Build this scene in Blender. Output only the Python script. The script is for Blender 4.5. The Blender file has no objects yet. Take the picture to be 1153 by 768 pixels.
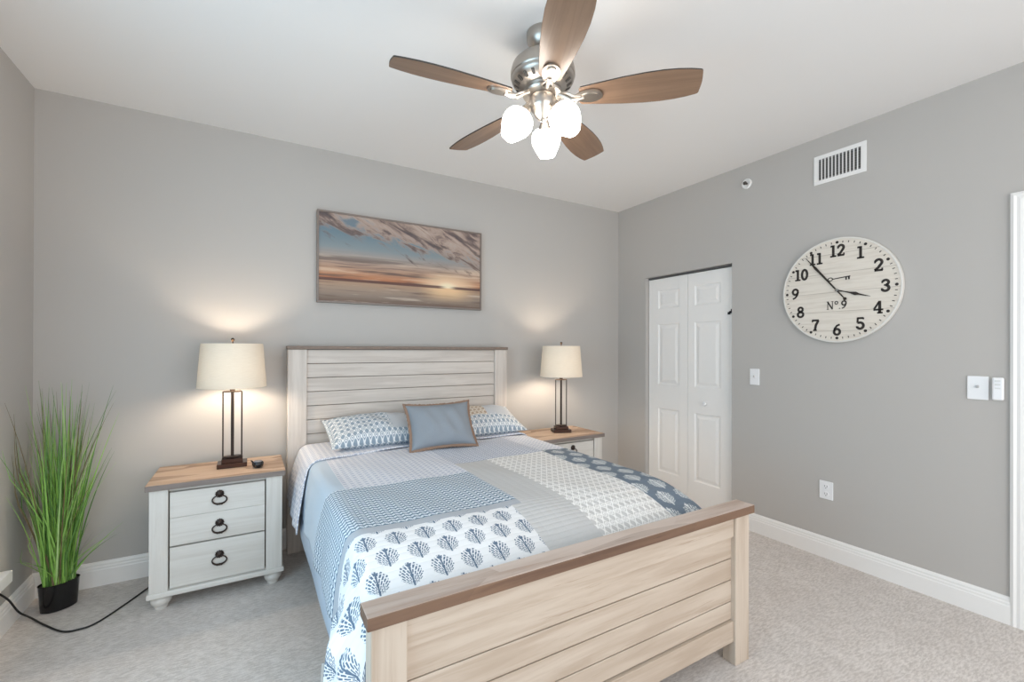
import bpy, bmesh, math, random
from math import pi, sin, cos, radians, sqrt
from mathutils import Vector, Matrix
random.seed(7)
S = bpy.context.scene
COL = S.collection

# ------------------------------------------------------------------ camera
cam_d = bpy.data.cameras.new('camera'); cam = bpy.data.objects.new('camera', cam_d); COL.objects.link(cam)
cam_d.lens = 15.667; cam_d.sensor_width = 36; cam_d.shift_y = 0.00759; cam_d.clip_start = 0.02
fw = Vector((0.505175, 0.86301589, 0.00133867)); rt = Vector((0.8630116, -0.50517672, 0.00272969)); up = rt.cross(fw)
mt = Matrix((rt, up, -fw)).transposed().to_4x4(); mt.translation = Vector((-3.2182, -3.3626, 1.3427))
cam.matrix_world = mt
S.camera = cam

# ------------------------------------------------------------------ view, world and daylight
S.view_settings.view_transform = 'Standard'; S.view_settings.look = 'None'
S.view_settings.gamma = 1.0; S.view_settings.use_curve_mapping = False
S.view_settings.exposure = 0.19
S.cycles.use_denoising = True
S.cycles.max_bounces = 10; S.cycles.diffuse_bounces = 6; S.cycles.transmission_bounces = 8
S.cycles.sample_clamp_indirect = 6.0
w = bpy.data.worlds.new('World'); S.world = w; w.use_nodes = True
wn = w.node_tree; wn.nodes['Background'].inputs[0].default_value = (0.62, 0.78, 1.0, 1)
wn.nodes['Background'].inputs[1].default_value = 1.0

def area(name, loc, rot, sx, sy, energy, color):
    l = bpy.data.lights.new(name, 'AREA'); l.shape = 'RECTANGLE'; l.size = sx; l.size_y = sy
    l.energy = energy; l.color = color
    o = bpy.data.objects.new(name, l); o.location = loc; o.rotation_euler = rot; COL.objects.link(o); return o
# daylight coming in through the side window and the big rear window (lights sit in the openings)
area('daylight_side', (-4.20, -2.35, 1.35), (0, radians(-90), 0), 1.5, 1.7, 30, (0.54, 0.82, 1.0))
area('daylight_rear', (-2.0, -5.17, 1.35), (radians(90), 0, 0), 3.2, 1.9, 66, (1.0, 0.955, 0.905))
BULB_EMIT = 190; FAN_EMIT = 13.0

# ------------------------------------------------------------------ material helpers
class N:
    def __init__(s, name):
        s.m = bpy.data.materials.new(name); s.m.use_nodes = True; s.t = s.m.node_tree
        s.b = s.t.nodes['Principled BSDF']
    def n(s, typ, **kw):
        x = s.t.nodes.new(typ)
        for k, v in kw.items():
            if k == 'ins':
                for kk, vv in v.items(): s.put(x.inputs[kk], vv)
            else: setattr(x, k, v)
        return x
    def put(s, sock, v):
        if isinstance(v, bpy.types.NodeSocket): s.t.links.new(v, sock)
        elif isinstance(v, (tuple, list)) and len(v) == 3 and sock.type == 'RGBA': sock.default_value = (*v, 1)
        else: sock.default_value = v
    def M(s, op, a, b=None, c=None, clamp=False):
        x = s.t.nodes.new('ShaderNodeMath'); x.operation = op; x.use_clamp = clamp
        s.put(x.inputs[0], a)
        if b is not None: s.put(x.inputs[1], b)
        if c is not None: s.put(x.inputs[2], c)
        return x.outputs[0]
    def step(s, v, lo, hi):
        x = s.n('ShaderNodeMapRange', interpolation_type='SMOOTHSTEP'); s.put(x.inputs[0], v)
        x.inputs[1].default_value = lo; x.inputs[2].default_value = hi; return x.outputs[0]
    def mix(s, f, a, b, bt='MIX'):
        x = s.n('ShaderNodeMix', data_type='RGBA', blend_type=bt); s.put(x.inputs[0], f)
        s.put(x.inputs[6], a); s.put(x.inputs[7], b); return x.outputs[2]
    def ramp(s, f, stops, interp='LINEAR'):
        x = s.n('ShaderNodeValToRGB'); r = x.color_ramp; r.interpolation = interp
        while len(r.elements) < len(stops): r.elements.new(0.5)
        for e, (p, c) in zip(r.elements, stops): e.position = p; e.color = (*c, 1) if len(c) == 3 else c
        s.put(x.inputs[0], f); return x.outputs[0]
    def coord(s, out='Object', scale=(1, 1, 1), rot=(0, 0, 0)):
        tc = s.n('ShaderNodeTexCoord'); mp = s.n('ShaderNodeMapping')
        mp.inputs['Scale'].default_value = scale; mp.inputs['Rotation'].default_value = rot
        s.t.links.new(tc.outputs[out], mp.inputs[0]); return mp.outputs[0]
    def noise(s, vec, scale, detail=3, rough=0.5, dist=0.0):
        x = s.n('ShaderNodeTexNoise'); s.put(x.inputs['Vector'], vec); x.inputs['Scale'].default_value = scale
        x.inputs['Detail'].default_value = detail; x.inputs['Roughness'].default_value = rough
        x.inputs['Distortion'].default_value = dist; return x.outputs[0]
    def sep(s, v):
        x = s.n('ShaderNodeSeparateXYZ'); s.put(x.inputs[0], v); return x.outputs
    def comb(s, a, b, c=0.0):
        x = s.n('ShaderNodeCombineXYZ'); s.put(x.inputs[0], a); s.put(x.inputs[1], b); s.put(x.inputs[2], c); return x.outputs[0]
    def bump(s, h, strength, dist=0.01):
        x = s.n('ShaderNodeBump'); s.put(x.inputs['Height'], h); x.inputs['Strength'].default_value = strength
        x.inputs['Distance'].default_value = dist; s.put(s.b.inputs['Normal'], x.outputs[0])
    def base(s, c, rough=0.6, metal=0.0):
        s.put(s.b.inputs['Base Color'], c); s.put(s.b.inputs['Roughness'], rough); s.b.inputs['Metallic'].default_value = metal
        return s

def simple(name, c, rough=0.5, metal=0.0, bump=None, var=0.06):
    m = N(name); v = m.coord()
    nz = m.noise(v, bump[0] if bump else 30, 3)
    m.base(m.mix(nz, tuple(x * (1 - var) for x in c), tuple(min(1, x * (1 + var)) for x in c)), rough, metal)
    if bump: m.bump(nz, bump[1], bump[2])
    return m.m

def wood(name, light, mid, dark, axis, darkamt=0.5, rough=0.6, freq=1.0, blocks=0.0):
    m = N(name); sc = [26 * freq] * 3; sc[axis] = 1.6 * freq
    v = m.coord('Object', tuple(sc)); n1 = m.noise(v, 1.0, 6, 0.62, 0.5)
    sc2 = [70 * freq] * 3; sc2[axis] = 3.0
    n2 = m.noise(m.coord('Object', tuple(sc2)), 1.0, 4, 0.7)
    sc3 = [9.0] * 3; sc3[axis] = 1.3
    n3 = m.noise(m.coord('Object', tuple(sc3)), 1.0, 2, 0.5, 0.8)
    c = m.mix(m.step(n1, .38, .68), light, mid)
    c = m.mix(m.M('MULTIPLY', m.step(n3, .45, .75), 0.55), c, mid)
    c = m.mix(m.M('MULTIPLY', m.step(n2, .60, .74), darkamt), c, dark)
    if blocks:
        s4 = [14.0] * 3; s4[axis] = 2.6
        vv = m.n('ShaderNodeTexVoronoi', feature='F1'); m.put(vv.inputs['Vector'], m.coord('Object', tuple(s4))); vv.inputs['Scale'].default_value = 1.0
        g = m.sep(vv.outputs['Color'])[0]
        c = m.mix(m.M('MULTIPLY', m.step(g, .55, .6), blocks), c, light)
        c = m.mix(m.M('MULTIPLY', m.step(g, .3, .25), blocks * .6), c, dark)
    m.base(c, rough); m.bump(n1, 0.25, 0.002); return m.m

# ------------------------------------------------------------------ geometry helpers
def link(name, bm, mat, parent=None, smooth=False, loc=None):
    me = bpy.data.meshes.new(name); bm.normal_update(); bm.to_mesh(me); bm.free()
    if mat is not None:
        for m in (mat if isinstance(mat, (list, tuple)) else [mat]): me.materials.append(m)
    if smooth:
        for p in me.polygons: p.use_smooth = True
        if smooth != 'all': me.set_sharp_from_angle(angle=radians(38))
    o = bpy.data.objects.new(name, me); COL.objects.link(o)
    if parent is not None: o.parent = parent
    if loc is not None: o.location = loc
    return o
def box(bm, x0, x1, y0, y1, z0, z1, bev=0.0):
    vs = [bm.verts.new(v) for v in ((x0,y0,z0),(x1,y0,z0),(x1,y1,z0),(x0,y1,z0),(x0,y0,z1),(x1,y0,z1),(x1,y1,z1),(x0,y1,z1))]
    fs = [bm.faces.new([vs[i] for i in f]) for f in ((0,3,2,1),(4,5,6,7),(0,1,5,4),(1,2,6,5),(2,3,7,6),(3,0,4,7))]
    if bev > 0:
        es = set(e for f in fs for e in f.edges)
        bmesh.ops.bevel(bm, geom=list(es), offset=bev, segments=2, affect='EDGES', profile=0.5)
def boxes(*bs):
    bm = bmesh.new()
    for b in bs: box(bm, *b)
    return bm
def lathe(bm, prof, n=32, M=None, cap=True, ax=1.0, ay=1.0):
    rings = []
    for r, z in prof:
        ring = []
        for i in range(n):
            a = 2 * pi * i / n; v = Vector((r * ax * cos(a), r * ay * sin(a), z))
            ring.append(bm.verts.new(M @ v if M else v))
        rings.append(ring)
    for a, b in zip(rings, rings[1:]):
        for i in range(n): bm.faces.new((a[i], a[(i+1) % n], b[(i+1) % n], b[i]))
    if cap:
        if prof[0][0] > 1e-5: bm.faces.new(list(reversed(rings[0])))
        if prof[-1][0] > 1e-5: bm.faces.new(rings[-1])
    return bm
def tube(bm, pts, r, n=10, closed=False, rads=None):
    pts = [Vector(p) for p in pts]; L = len(pts); rings = []; prev = None
    for i, p in enumerate(pts):
        a = pts[(i-1) % L] if (closed or i > 0) else p; b = pts[(i+1) % L] if (closed or i < L-1) else p
        t = (b - a).normalized()
        if prev is None:
            u = t.orthogonal().normalized()
        else:
            u = (prev - t * prev.dot(t)).normalized()
        prev = u; v = t.cross(u); rr = rads[i] if rads else r
        rings.append([bm.verts.new(p + (u * cos(2*pi*k/n) + v * sin(2*pi*k/n)) * rr) for k in range(n)])
    rng = range(L) if closed else range(L-1)
    for i in rng:
        A = rings[i]; B = rings[(i+1) % L]
        # align seam on closed tubes
        off = 0
        if closed and i == L-1:
            off = min(range(n), key=lambda o: (A[0].co - B[o].co).length)
        for k in range(n): bm.faces.new((A[k], A[(k+1) % n], B[(k+1+off) % n], B[(k+off) % n]))
    if not closed:
        bm.faces.new(list(reversed(rings[0]))); bm.faces.new(rings[-1])
    return bm
def prism(bm, poly, z0, z1, M=None):
    f = lambda x, y, z: (M @ Vector((x, y, z))) if M else Vector((x, y, z))
    a = [bm.verts.new(f(x, y, z0)) for x, y in poly]; b = [bm.verts.new(f(x, y, z1)) for x, y in poly]
    n = len(poly)
    bm.faces.new(list(reversed(a))); bm.faces.new(b)
    for i in range(n): bm.faces.new((a[i], a[(i+1) % n], b[(i+1) % n], b[i]))
def empty(name, loc, rz=0.0):
    o = bpy.data.objects.new(name, None); COL.objects.link(o); o.location = loc; o.rotation_euler = (0, 0, rz)
    o.empty_display_size = 0.1; return o
def tag(o, label, cat, group=None):
    o['label'] = label; o['category'] = cat
    if group: o['group'] = group
    return o
def struct(name, bm, mat, parent=None, smooth=False):
    o = link(name, bm, mat, parent, smooth)
    if parent is None: o['kind'] = 'structure'
    return o
def finish(bm):
    bmesh.ops.recalc_face_normals(bm, faces=bm.faces); return bm

# ------------------------------------------------------------------ room materials
def wall_mat():
    m = N('wall_paint'); v = m.coord(); nz = m.noise(v, 240, 2)
    m.base((0.465, 0.446, 0.425), 0.75); m.bump(nz, 0.06, 0.001); return m.m
WALL = wall_mat()
CEIL = simple('ceiling_paint', (0.80, 0.785, 0.77), 0.8, bump=(180, 0.06, 0.001), var=0.01)
TRIM = simple('white_trim_paint', (0.83, 0.82, 0.805), 0.35, var=0.01)
DOORM = simple('white_door_paint', (0.86, 0.845, 0.825), 0.4, var=0.01)
PLAST = simple('white_plastic', (0.82, 0.82, 0.83), 0.3, var=0.01)
DARKP = simple('dark_gap', (0.02, 0.02, 0.02), 0.6)
def carpet_mat():
    m = N('carpet'); v = m.coord('Object'); s = m.sep(v)
    big = m.noise(v, 1.6, 3, .6); med = m.noise(v, 14, 4, .7); fine = m.noise(v, 170, 3, .8)
    # short woven dashes
    dv = m.n('ShaderNodeMapping'); m.put(dv.inputs[0], v); dv.inputs['Rotation'].default_value = (0, 0, 0.6); dv.inputs['Scale'].default_value = (30, 120, 1)
    dash = m.noise(dv.outputs[0], 1.0, 2, .6)
    c = m.mix(m.step(dash, .35, .65), (0.54, 0.495, 0.465), (0.73, 0.685, 0.65))
    c = m.mix(m.M('MULTIPLY', m.step(fine, .4, .7), .35), c, (0.33, 0.29, 0.27))
    c = m.mix(m.M('MULTIPLY', m.step(med, .4, .7), .3), c, (0.84, 0.79, 0.76))
    c = m.mix(m.M('MULTIPLY', m.step(big, .35, .7), .28), c, (0.46, 0.41, 0.385))
    m.base(c, 0.95); m.bump(m.M('ADD', dash, fine), 0.4, 0.003); return m.m
CARPET = carpet_mat()

# ------------------------------------------------------------------ room shell
H = 2.74; XL = -4.228; YB = -5.25; T = 0.12
struct('floor', boxes((XL-T, 0.9, YB-T, T, -0.1, 0)), CARPET)
struct('ceiling', boxes((XL-T, 0.9, YB-T, T, H, H+0.1)), CEIL)
struct('wall_back', boxes((XL-T, T, 0, T, 0, H)), WALL)
# right wall with the closet opening and the doorway
C0, C1, CH = -0.364, -1.240, 2.018
D0, D1, DH = -2.80, -3.62, 2.03
struct('wall_right', boxes((0, T, C0, 0, 0, H), (0, T, C1, C0, CH, H), (0, T, D0, C1, 0, H), (0, T, D1, D0, DH, H), (0, T, YB, D1, 0, H)), WALL)
# closet interior
struct('wall_closet', boxes((0.75, 0.78, -1.6, 0.0, 0, H), (T, 0.78, -0.03, 0.0, 0, H), (T, 0.78, -1.63, -1.6, 0, H)), WALL)
# left wall: low window by the corner, tall window nearer the camera
LW = (-0.42, -0.92, 0.30, 0.87); BW = (-1.45, -3.25, 0.62, 2.1)
struct('wall_left', boxes(
    (XL-T, XL, LW[0], 0, 0, H),
    (XL-T, XL, LW[1], LW[0], 0, LW[2]), (XL-T, XL, LW[1], LW[0], LW[3], H),
    (XL-T, XL, BW[0], LW[1], 0, H),
    (XL-T, XL, BW[1], BW[0], 0, BW[2]), (XL-T, XL, BW[1], BW[0], BW[3], H),
    (XL-T, XL, YB, BW[1], 0, H)), WALL)
RW = (-3.65, -0.35, 0.35, 2.3)
struct('wall_rear', boxes((XL-T, RW[0], YB-T, YB, 0, H), (RW[1], T, YB-T, YB, 0, H), (RW[0], RW[1], YB-T, YB, 0, RW[2]), (RW[0], RW[1], YB-T, YB, RW[3], H)), WALL)
GLASS = N('window_glass'); GLASS.base((1, 1, 1), 0.05)
_g = GLASS.n('ShaderNodeBsdfTransparent'); _gl = GLASS.n('ShaderNodeBsdfGlossy'); _gl.inputs['Roughness'].default_value = .03
_mx = GLASS.n('ShaderNodeMixShader'); _mx.inputs[0].default_value = .08
GLASS.t.links.new(_g.outputs[0], _mx.inputs[1]); GLASS.t.links.new(_gl.outputs[0], _mx.inputs[2])
GLASS.t.links.new(_mx.outputs[0], GLASS.t.nodes['Material Output'].inputs[0]); GLASS = GLASS.m

def window_side(name, y1, y0, z0, z1, nmull):
    x0, x1 = XL-0.10, XL-0.05; f = 0.045
    bs = [(x0, x1, y0, y1, z0, z0+f), (x0, x1, y0, y1, z1-f, z1), (x0, x1, y0, y0+f, z0+f, z1-f), (x0, x1, y1-f, y1, z0+f, z1-f)]
    for k in range(nmull):
        yy = y0 + (y1-y0) * (k+1)/(nmull+1); bs.append((x0, x1, yy-.02, yy+.02, z0+f, z1-f))
    o = struct(name, boxes(*bs), TRIM)
    g = link('pane', boxes((XL-0.078, XL-0.072, y0+f, y1-f, z0+f, z1-f)), GLASS, o)
    s = link('window_sill', boxes((XL-0.10, XL+0.045, y0-.03, y1+0.055, z0-.055, z0, .004)), TRIM, o)
    return o
window_side('window_1', LW[0], LW[1], LW[2], LW[3], 0)
window_side('window_2', BW[0], BW[1], BW[2], BW[3], 1)
o = struct('window_3', boxes((RW[0], RW[1], YB-.1, YB-.05, RW[2], RW[2]+.05), (RW[0], RW[1], YB-.1, YB-.05, RW[3]-.05, RW[3]),
    (RW[0], RW[0]+.05, YB-.1, YB-.05, RW[2]+.05, RW[3]-.05), (RW[1]-.05, RW[1], YB-.1, YB-.05, RW[2]+.05, RW[3]-.05), (-2.03, -1.97, YB-.1, YB-.05, RW[2]+.05, RW[3]-.05)), TRIM)
link('pane', boxes((RW[0]+.05, RW[1]-.05, YB-.078, YB-.072, RW[2]+.05, RW[3]-.05)), GLASS, o)

# baseboards: moulded profile swept along each wall
BBP = [(0, 0), (0.016, 0), (0.016, 0.088), (0.013, 0.094), (0.013, 0.104), (0.010, 0.110), (0.010, 0.120), (0.004, 0.132), (0, 0.134)]
def baseboard(name, p0, p1, nrm):
    bm = bmesh.new(); rows = []
    for p in (p0, p1): rows.append([bm.verts.new((p[0]+nrm[0]*d, p[1]+nrm[1]*d, z)) for d, z in BBP])
    n = len(BBP)
    for i in range(n): bm.faces.new((rows[0][i], rows[0][(i+1) % n], rows[1][(i+1) % n], rows[1][i]))
    bm.faces.new(rows[0]); bm.faces.new(rows[1]); return struct(name, finish(bm), TRIM)
baseboard('baseboard_back', (XL, 0), (0, 0), (0, -1))
baseboard('baseboard_left', (XL, YB), (XL, -0.016), (1, 0))
baseboard('baseboard_right', (0, C1), (0, -2.712), (-1, 0))
baseboard('baseboard_corner', (0, -0.016), (0, C0), (-1, 0))

# doorway casing (ribbed) and its door
def casing():
    bm = bmesh.new(); y0 = -2.712
    prof = [(0, 0), (0, .012), (.012, .018), (.022, .013), (.034, .015), (.05, .012), (.066, .019), (.088, .019), (.088, 0)]
    zt = 2.113
    # left leg, mitred head, right leg as one sweep
    path = [((y0, 0.0), (-1, 0)), ((y0, zt), (-1, -1)), ((D1-.088, zt), (1, -1)), ((D1-.088, 0.0), (1, 0))]
    rows = []
    for (y, z), (dy, dz) in path:
        rows.append([bm.verts.new((-h, y+dy*d, z+dz*d)) for d, h in prof])
    for a, b in zip(rows, rows[1:]):
        for i in range(len(prof)-1): bm.faces.new((a[i], a[i+1], b[i+1], b[i]))
        bm.faces.new((a[-1], a[0], b[0], b[-1]))
    bm.faces.new(rows[0]); bm.faces.new(rows[-1]); return finish(bm)
struct('trim_1', casing(), TRIM)

def panel_face(bm, x, y0, y1, z0, z1, panels, t=0.035, d=0.007):
    """a door leaf whose front faces -x, with raised panels set in grooves"""
    box(bm, x, x+t, y0, y1, z0, z1)
    ys = sorted(set([y0, y1] + [p[0] for p in panels] + [p[1] for p in panels])); zs = sorted(set([z0, z1] + [p[2] for p in panels] + [p[3] for p in panels]))
    # remove the front face and rebuild it as a grid with stepped panels
    fr = [f for f in bm.faces if all(abs(v.co.x-x) < 1e-6 for v in f.verts) and all(y0-1e-6 <= v.co.y <= y1+1e-6 for v in f.verts)]
    bmesh.ops.delete(bm, geom=fr, context='FACES_ONLY')
    def q(pts): bm.faces.new([bm.verts.new(p) for p in pts])
    for a, b in zip(ys, ys[1:]):
        for c, e in zip(zs, zs[1:]):
            if any(abs(a-p[0]) < 1e-6 and abs(b-p[1]) < 1e-6 and abs(c-p[2]) < 1e-6 and abs(e-p[3]) < 1e-6 for p in panels): continue
            q(((x, a, c), (x, a, e), (x, b, e), (x, b, c)))
    for (a, b, c, e) in panels:
        offs = [(0, 0), (.010, d), (.022, d), (.045, .001)]
        loops = [[(x+dd, a+o_, c+o_), (x+dd, a+o_, e-o_), (x+dd, b-o_, e-o_), (x+dd, b-o_, c+o_)] for o_, dd in offs]
        for l0, l1 in zip(loops, loops[1:]):
            for i in range(4): q((l0[i], l0[(i+1) % 4], l1[(i+1) % 4], l1[i]))
        q(loops[-1])
# closet bifold door
cd = empty('door_1', (0.035, (C0+C1)/2, 0)); cd['kind'] = 'structure'
for ya, yb, pa, pb in ((C0-.005, -0.801, -0.478, -0.715), (-0.804, C1+.002, -0.870, -1.115)):
    bm = bmesh.new(); Z = [(0.224, 0.806), (1.025, 1.58), (1.72, 1.892)]
    x_, yc = 0.0, (C0+C1)/2
    panel_face(bm, 0.008, yb-yc, ya-yc, 0.012, 1.998, [(pb-yc, pa-yc, z0, z1) for z0, z1 in Z])
    bmesh.ops.remove_doubles(bm, verts=bm.verts, dist=1e-5)
    leaf = link('door_leaf', finish(bm), DOORM, cd)
    if pb < -1:
        kb = lathe(bmesh.new(), [(.006, 0), (.006, .012), (.014, .018), (.017, .026), (.013, .034), (0, .036)], 20, Matrix.Translation((0.008, -0.985-yc, 0.895)) @ Matrix.Rotation(-pi/2, 4, 'Y'))
        link('knob', finish(kb), PLAST, leaf, True)
        hb = boxes((-0.004, 0.008, -1.236-yc, -1.196-yc, 1.632, 1.650, .002), (-0.016, -0.002, -1.205-yc, -1.190-yc, 1.622, 1.642, .003), (-0.014, 0.0, -1.230-yc, -1.216-yc, 1.640, 1.664, .003))
        link('latch', hb, simple('black_latch', (0.015, 0.015, 0.016), 0.35, 0.5), leaf)
link('door_track', boxes((0.0, 0.03, C1-(C0+C1)/2+.004, C0-(C0+C1)/2-.004, 2.003, 2.017)), simple('track_metal', (0.10, 0.10, 0.10), 0.5), cd)
struct('door_2', boxes((0.05, 0.09, D1+.01, D0-.01, 0.01, DH-.01)), DOORM)

# ------------------------------------------------------------------ wood and metal
CREAM = (0.545, 0.465, 0.385); CREAM2 = (0.43, 0.345, 0.27); TAN = (0.33, 0.24, 0.175)
BEDH = [wood('whitewashed_wood_' + a, CREAM, CREAM2, TAN, i, .75) for i, a in enumerate(('across', 'deep', 'upright'))]
HB_L = (0.62, 0.565, 0.515); HB_M = (0.50, 0.445, 0.40); HB_D = (0.36, 0.305, 0.265)
HEADW = [wood('pale_whitewashed_wood_' + a, HB_L, HB_M, HB_D, i, .35) for i, a in enumerate(('across', 'deep', 'upright'))]
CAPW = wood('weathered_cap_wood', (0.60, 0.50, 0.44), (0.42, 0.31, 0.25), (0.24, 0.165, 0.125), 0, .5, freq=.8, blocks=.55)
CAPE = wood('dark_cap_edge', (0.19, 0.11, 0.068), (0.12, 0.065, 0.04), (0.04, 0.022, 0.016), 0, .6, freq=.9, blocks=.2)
TOPE = wood('grey_top_edge', (0.24, 0.20, 0.18), (0.17, 0.14, 0.125), (0.09, 0.07, 0.06), 0, .5, freq=.9)
NSW = [wood('cool_whitewashed_wood_' + a, (0.70, 0.68, 0.64), (0.62, 0.59, 0.545), (0.46, 0.42, 0.37), i, .3) for i, a in enumerate(('across', 'deep', 'upright'))]
TOPW = wood('brown_plank_top', (0.50, 0.375, 0.28), (0.30, 0.20, 0.14), (0.14, 0.085, 0.06), 0, .5, freq=.7, blocks=.7)
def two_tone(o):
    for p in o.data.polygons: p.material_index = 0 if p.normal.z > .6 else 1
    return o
SEAM = simple('seam_shadow_wood', (0.16, 0.12, 0.09), 0.8)
IRON = simple('dark_bronze', (0.045, 0.032, 0.027), 0.35, 0.7)
BRONZE = simple('brown_bronze_base', (0.06, 0.028, 0.020), 0.25, 0.5)

# ------------------------------------------------------------------ bed
bed = tag(empty('bed', (-2.17, -1.15, 0)), 'queen bed with whitewashed plank headboard and footboard under brown caps', 'bed')
BX, BY = 2.17, 1.15      # world -> local offsets
def bl(bm): bmesh.ops.translate(bm, verts=bm.verts, vec=(BX, BY, 0)); return bm
def planked(x0, x1, yf, yb, edges, gap=0.004):
    bm = bmesh.new()
    for a, b in zip(edges, edges[1:]): box(bm, x0, x1, yf, yb, b+gap/2, a-gap/2, .0015)
    return bm
hbp = link('headboard', bl(planked(-2.897, -1.480, -0.095, -0.06, [1.338, 1.243, 1.149, 1.055, 0.960, 0.866, 0.771, 0.677, 0.58, 0.49])), HEADW[0], bed)
link('plank_backing', bl(boxes((-2.895, -1.482, -0.062, -0.045, 0.50, 1.33))), SEAM, hbp)
for xa, xb in ((-3.012, -2.897), (-1.480, -1.366)):
    link('headboard_post', bl(boxes((xa, xb, -0.115, -0.03, 0, 1.339, .004))), HEADW[2], bed)
link('headboard_cap', bl(boxes((-3.018, -1.360, -0.125, -0.022, 1.339, 1.361, .003))), simple('dark_cap_wood', (0.20, 0.15, 0.12), .6, bump=(60, .2, .002), var=.3), bed)
fbp = link('footboard', bl(planked(-2.862, -1.440, -2.190, -2.165, [0.545, 0.451, 0.359, 0.267, 0.19])), BEDH[0], bed)
link('plank_backing', bl(boxes((-2.862, -1.442, -2.167, -2.155, 0.13, 0.60))), SEAM, fbp)
link('footboard_rail', bl(boxes((-2.860, -1.442, -2.202, -2.150, 0.547, 0.637, .002))), BEDH[0], bed)
link('footboard_rail', bl(boxes((-2.860, -1.442, -2.202, -2.150, 0.100, 0.188, .002))), BEDH[0], bed)
for xa, xb in ((-2.955, -2.860), (-1.442, -1.347)):
    link('footboard_post', bl(boxes((xa, xb, -2.212, -2.150, 0, 0.637, .004))), BEDH[2], bed)
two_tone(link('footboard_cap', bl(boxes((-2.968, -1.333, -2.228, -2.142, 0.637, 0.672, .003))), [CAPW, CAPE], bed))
for xa, xb in ((-2.955, -2.925), (-1.40, -1.37)):
    link('side_rail', bl(boxes((xa, xb, -2.150, -0.115, 0.26, 0.40, .003))), BEDH[1], bed)
for yy in (-0.6, -1.2, -1.8):
    link('slat', bl(boxes((-2.94, -1.405, yy-.04, yy+.04, 0.30, 0.33))), BEDH[0], bed)
for yy in (-0.6, -1.2, -1.8):
    link('support_leg', bl(boxes((-2.19, -2.14, yy-.03, yy+.03, 0, 0.30))), BEDH[2], bed)
SHEETM = N('blue_grey_sheet'); SHEETM.base((0.44, 0.51, 0.60), .85); SHEETM = SHEETM.m
mat_m = bmesh.new(); box(mat_m, -2.920, -1.420, -2.00, -0.135, 0.335, 0.655, .09)
tag(link('mattress', mat_m, simple('mattress_ticking', (0.75, 0.74, 0.72), .9), None, True), 'thick mattress on the bed frame, hidden under the patchwork quilt', 'mattress')

# fitted sheet skirt below the quilt on the near side
def sheet():
    bm = bmesh.new(); rows = []
    ny = 60
    for j in range(ny+1):
        f = j/ny; y = -0.60 - f*1.36
        wv = .0015*sin(y*9)
        zb = 0.338 + .03*f + (.07*max(0, 1-f*9))
        r = []
        for (x, z) in ((-2.925, 0.60), (-2.935, 0.55), (-2.952, 0.45), (-2.962+wv*.3, 0.41), (-2.984+wv, zb)):
            r.append(bm.verts.new((x, y, z)))
        rows.append(r)
    for a, b in zip(rows, rows[1:]):
        for i in range(4): bm.faces.new((a[i], b[i], b[i+1], a[i+1]))
    o = link('bed_sheet', finish(bm), SHEETM, None, 'all')
    md = o.modifiers.new('thickness', 'SOLIDIFY'); md.thickness = .003; md.offset = 1
    return o
tag(sheet(), 'plain blue-grey sheet hem showing below the quilt on the near side of the bed', 'sheet')

# ------------------------------------------------------------------ quilt materials (patterns in cloth metres)
def uvs(m):
    tc = m.n('ShaderNodeUVMap'); return m.sep(tc.outputs[0])[0:2]
def quilting(m, u, v, sc=95, st=.5, extra=None):
    a = m.M('ABSOLUTE', m.M('SINE', m.M('MULTIPLY', v, sc)))
    b = m.M('ABSOLUTE', m.M('SINE', m.M('MULTIPLY', u, sc*.55)))
    h = m.M('ADD', m.M('POWER', a, .5), m.M('MULTIPLY', m.M('POWER', b, .5), .35))
    m.bump(h, st, .004)
def lattice(name, bg, fg, pu, pv, wdt, quilt=True):
    m = N(name); u, v = uvs(m)
    cu = m.M('COSINE', m.M('MULTIPLY', u, 2*pi/pu)); cv = m.M('COSINE', m.M('MULTIPLY', v, 2*pi/pv))
    q = m.M('ABSOLUTE', m.M('ADD', cu, cv))
    q2 = m.M('ABSOLUTE', m.M('SUBTRACT', m.M('ADD', cu, cv), 1.45))
    line = m.M('MAXIMUM', m.step(q, wdt, wdt*.55), m.step(q2, wdt*.8, wdt*.4))
    m.base(m.mix(line, bg, fg), .9)
    if quilt: quilting(m, u, v)
    return m.m
def plain(name, c, st=.35, sc=95):
    m = N(name); u, v = uvs(m)
    nz = m.noise(m.comb(u, v), 300, 2)
    m.base(m.mix(nz, tuple(x*.94 for x in c), tuple(min(1, x*1.05) for x in c)), .9); quilting(m, u, v, sc, st); return m.m
def chevron(name, blue, white, pu, pv, slope, thin=.55):
    m = N(name); u, v = uvs(m)
    tri = m.M('PINGPONG', u, pu)
    ph = m.M('FRACT', m.M('DIVIDE', m.M('ADD', v, m.M('MULTIPLY', tri, slope)), pv))
    ph = m.M('ABSOLUTE', m.M('SUBTRACT', ph, .5))
    ln = m.step(ph, thin*.5-.06, thin*.5+.04)
    gap = m.step(m.M('ABSOLUTE', m.M('SUBTRACT', m.M('FRACT', m.M('DIVIDE', u, pu)), .5)), .47, .43)
    ln = m.M('MULTIPLY', ln, gap)
    m.base(m.mix(ln, blue, white), .9); m.bump(m.M('SUBTRACT', 1.0, ln), .25, .003); return m.m
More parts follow.
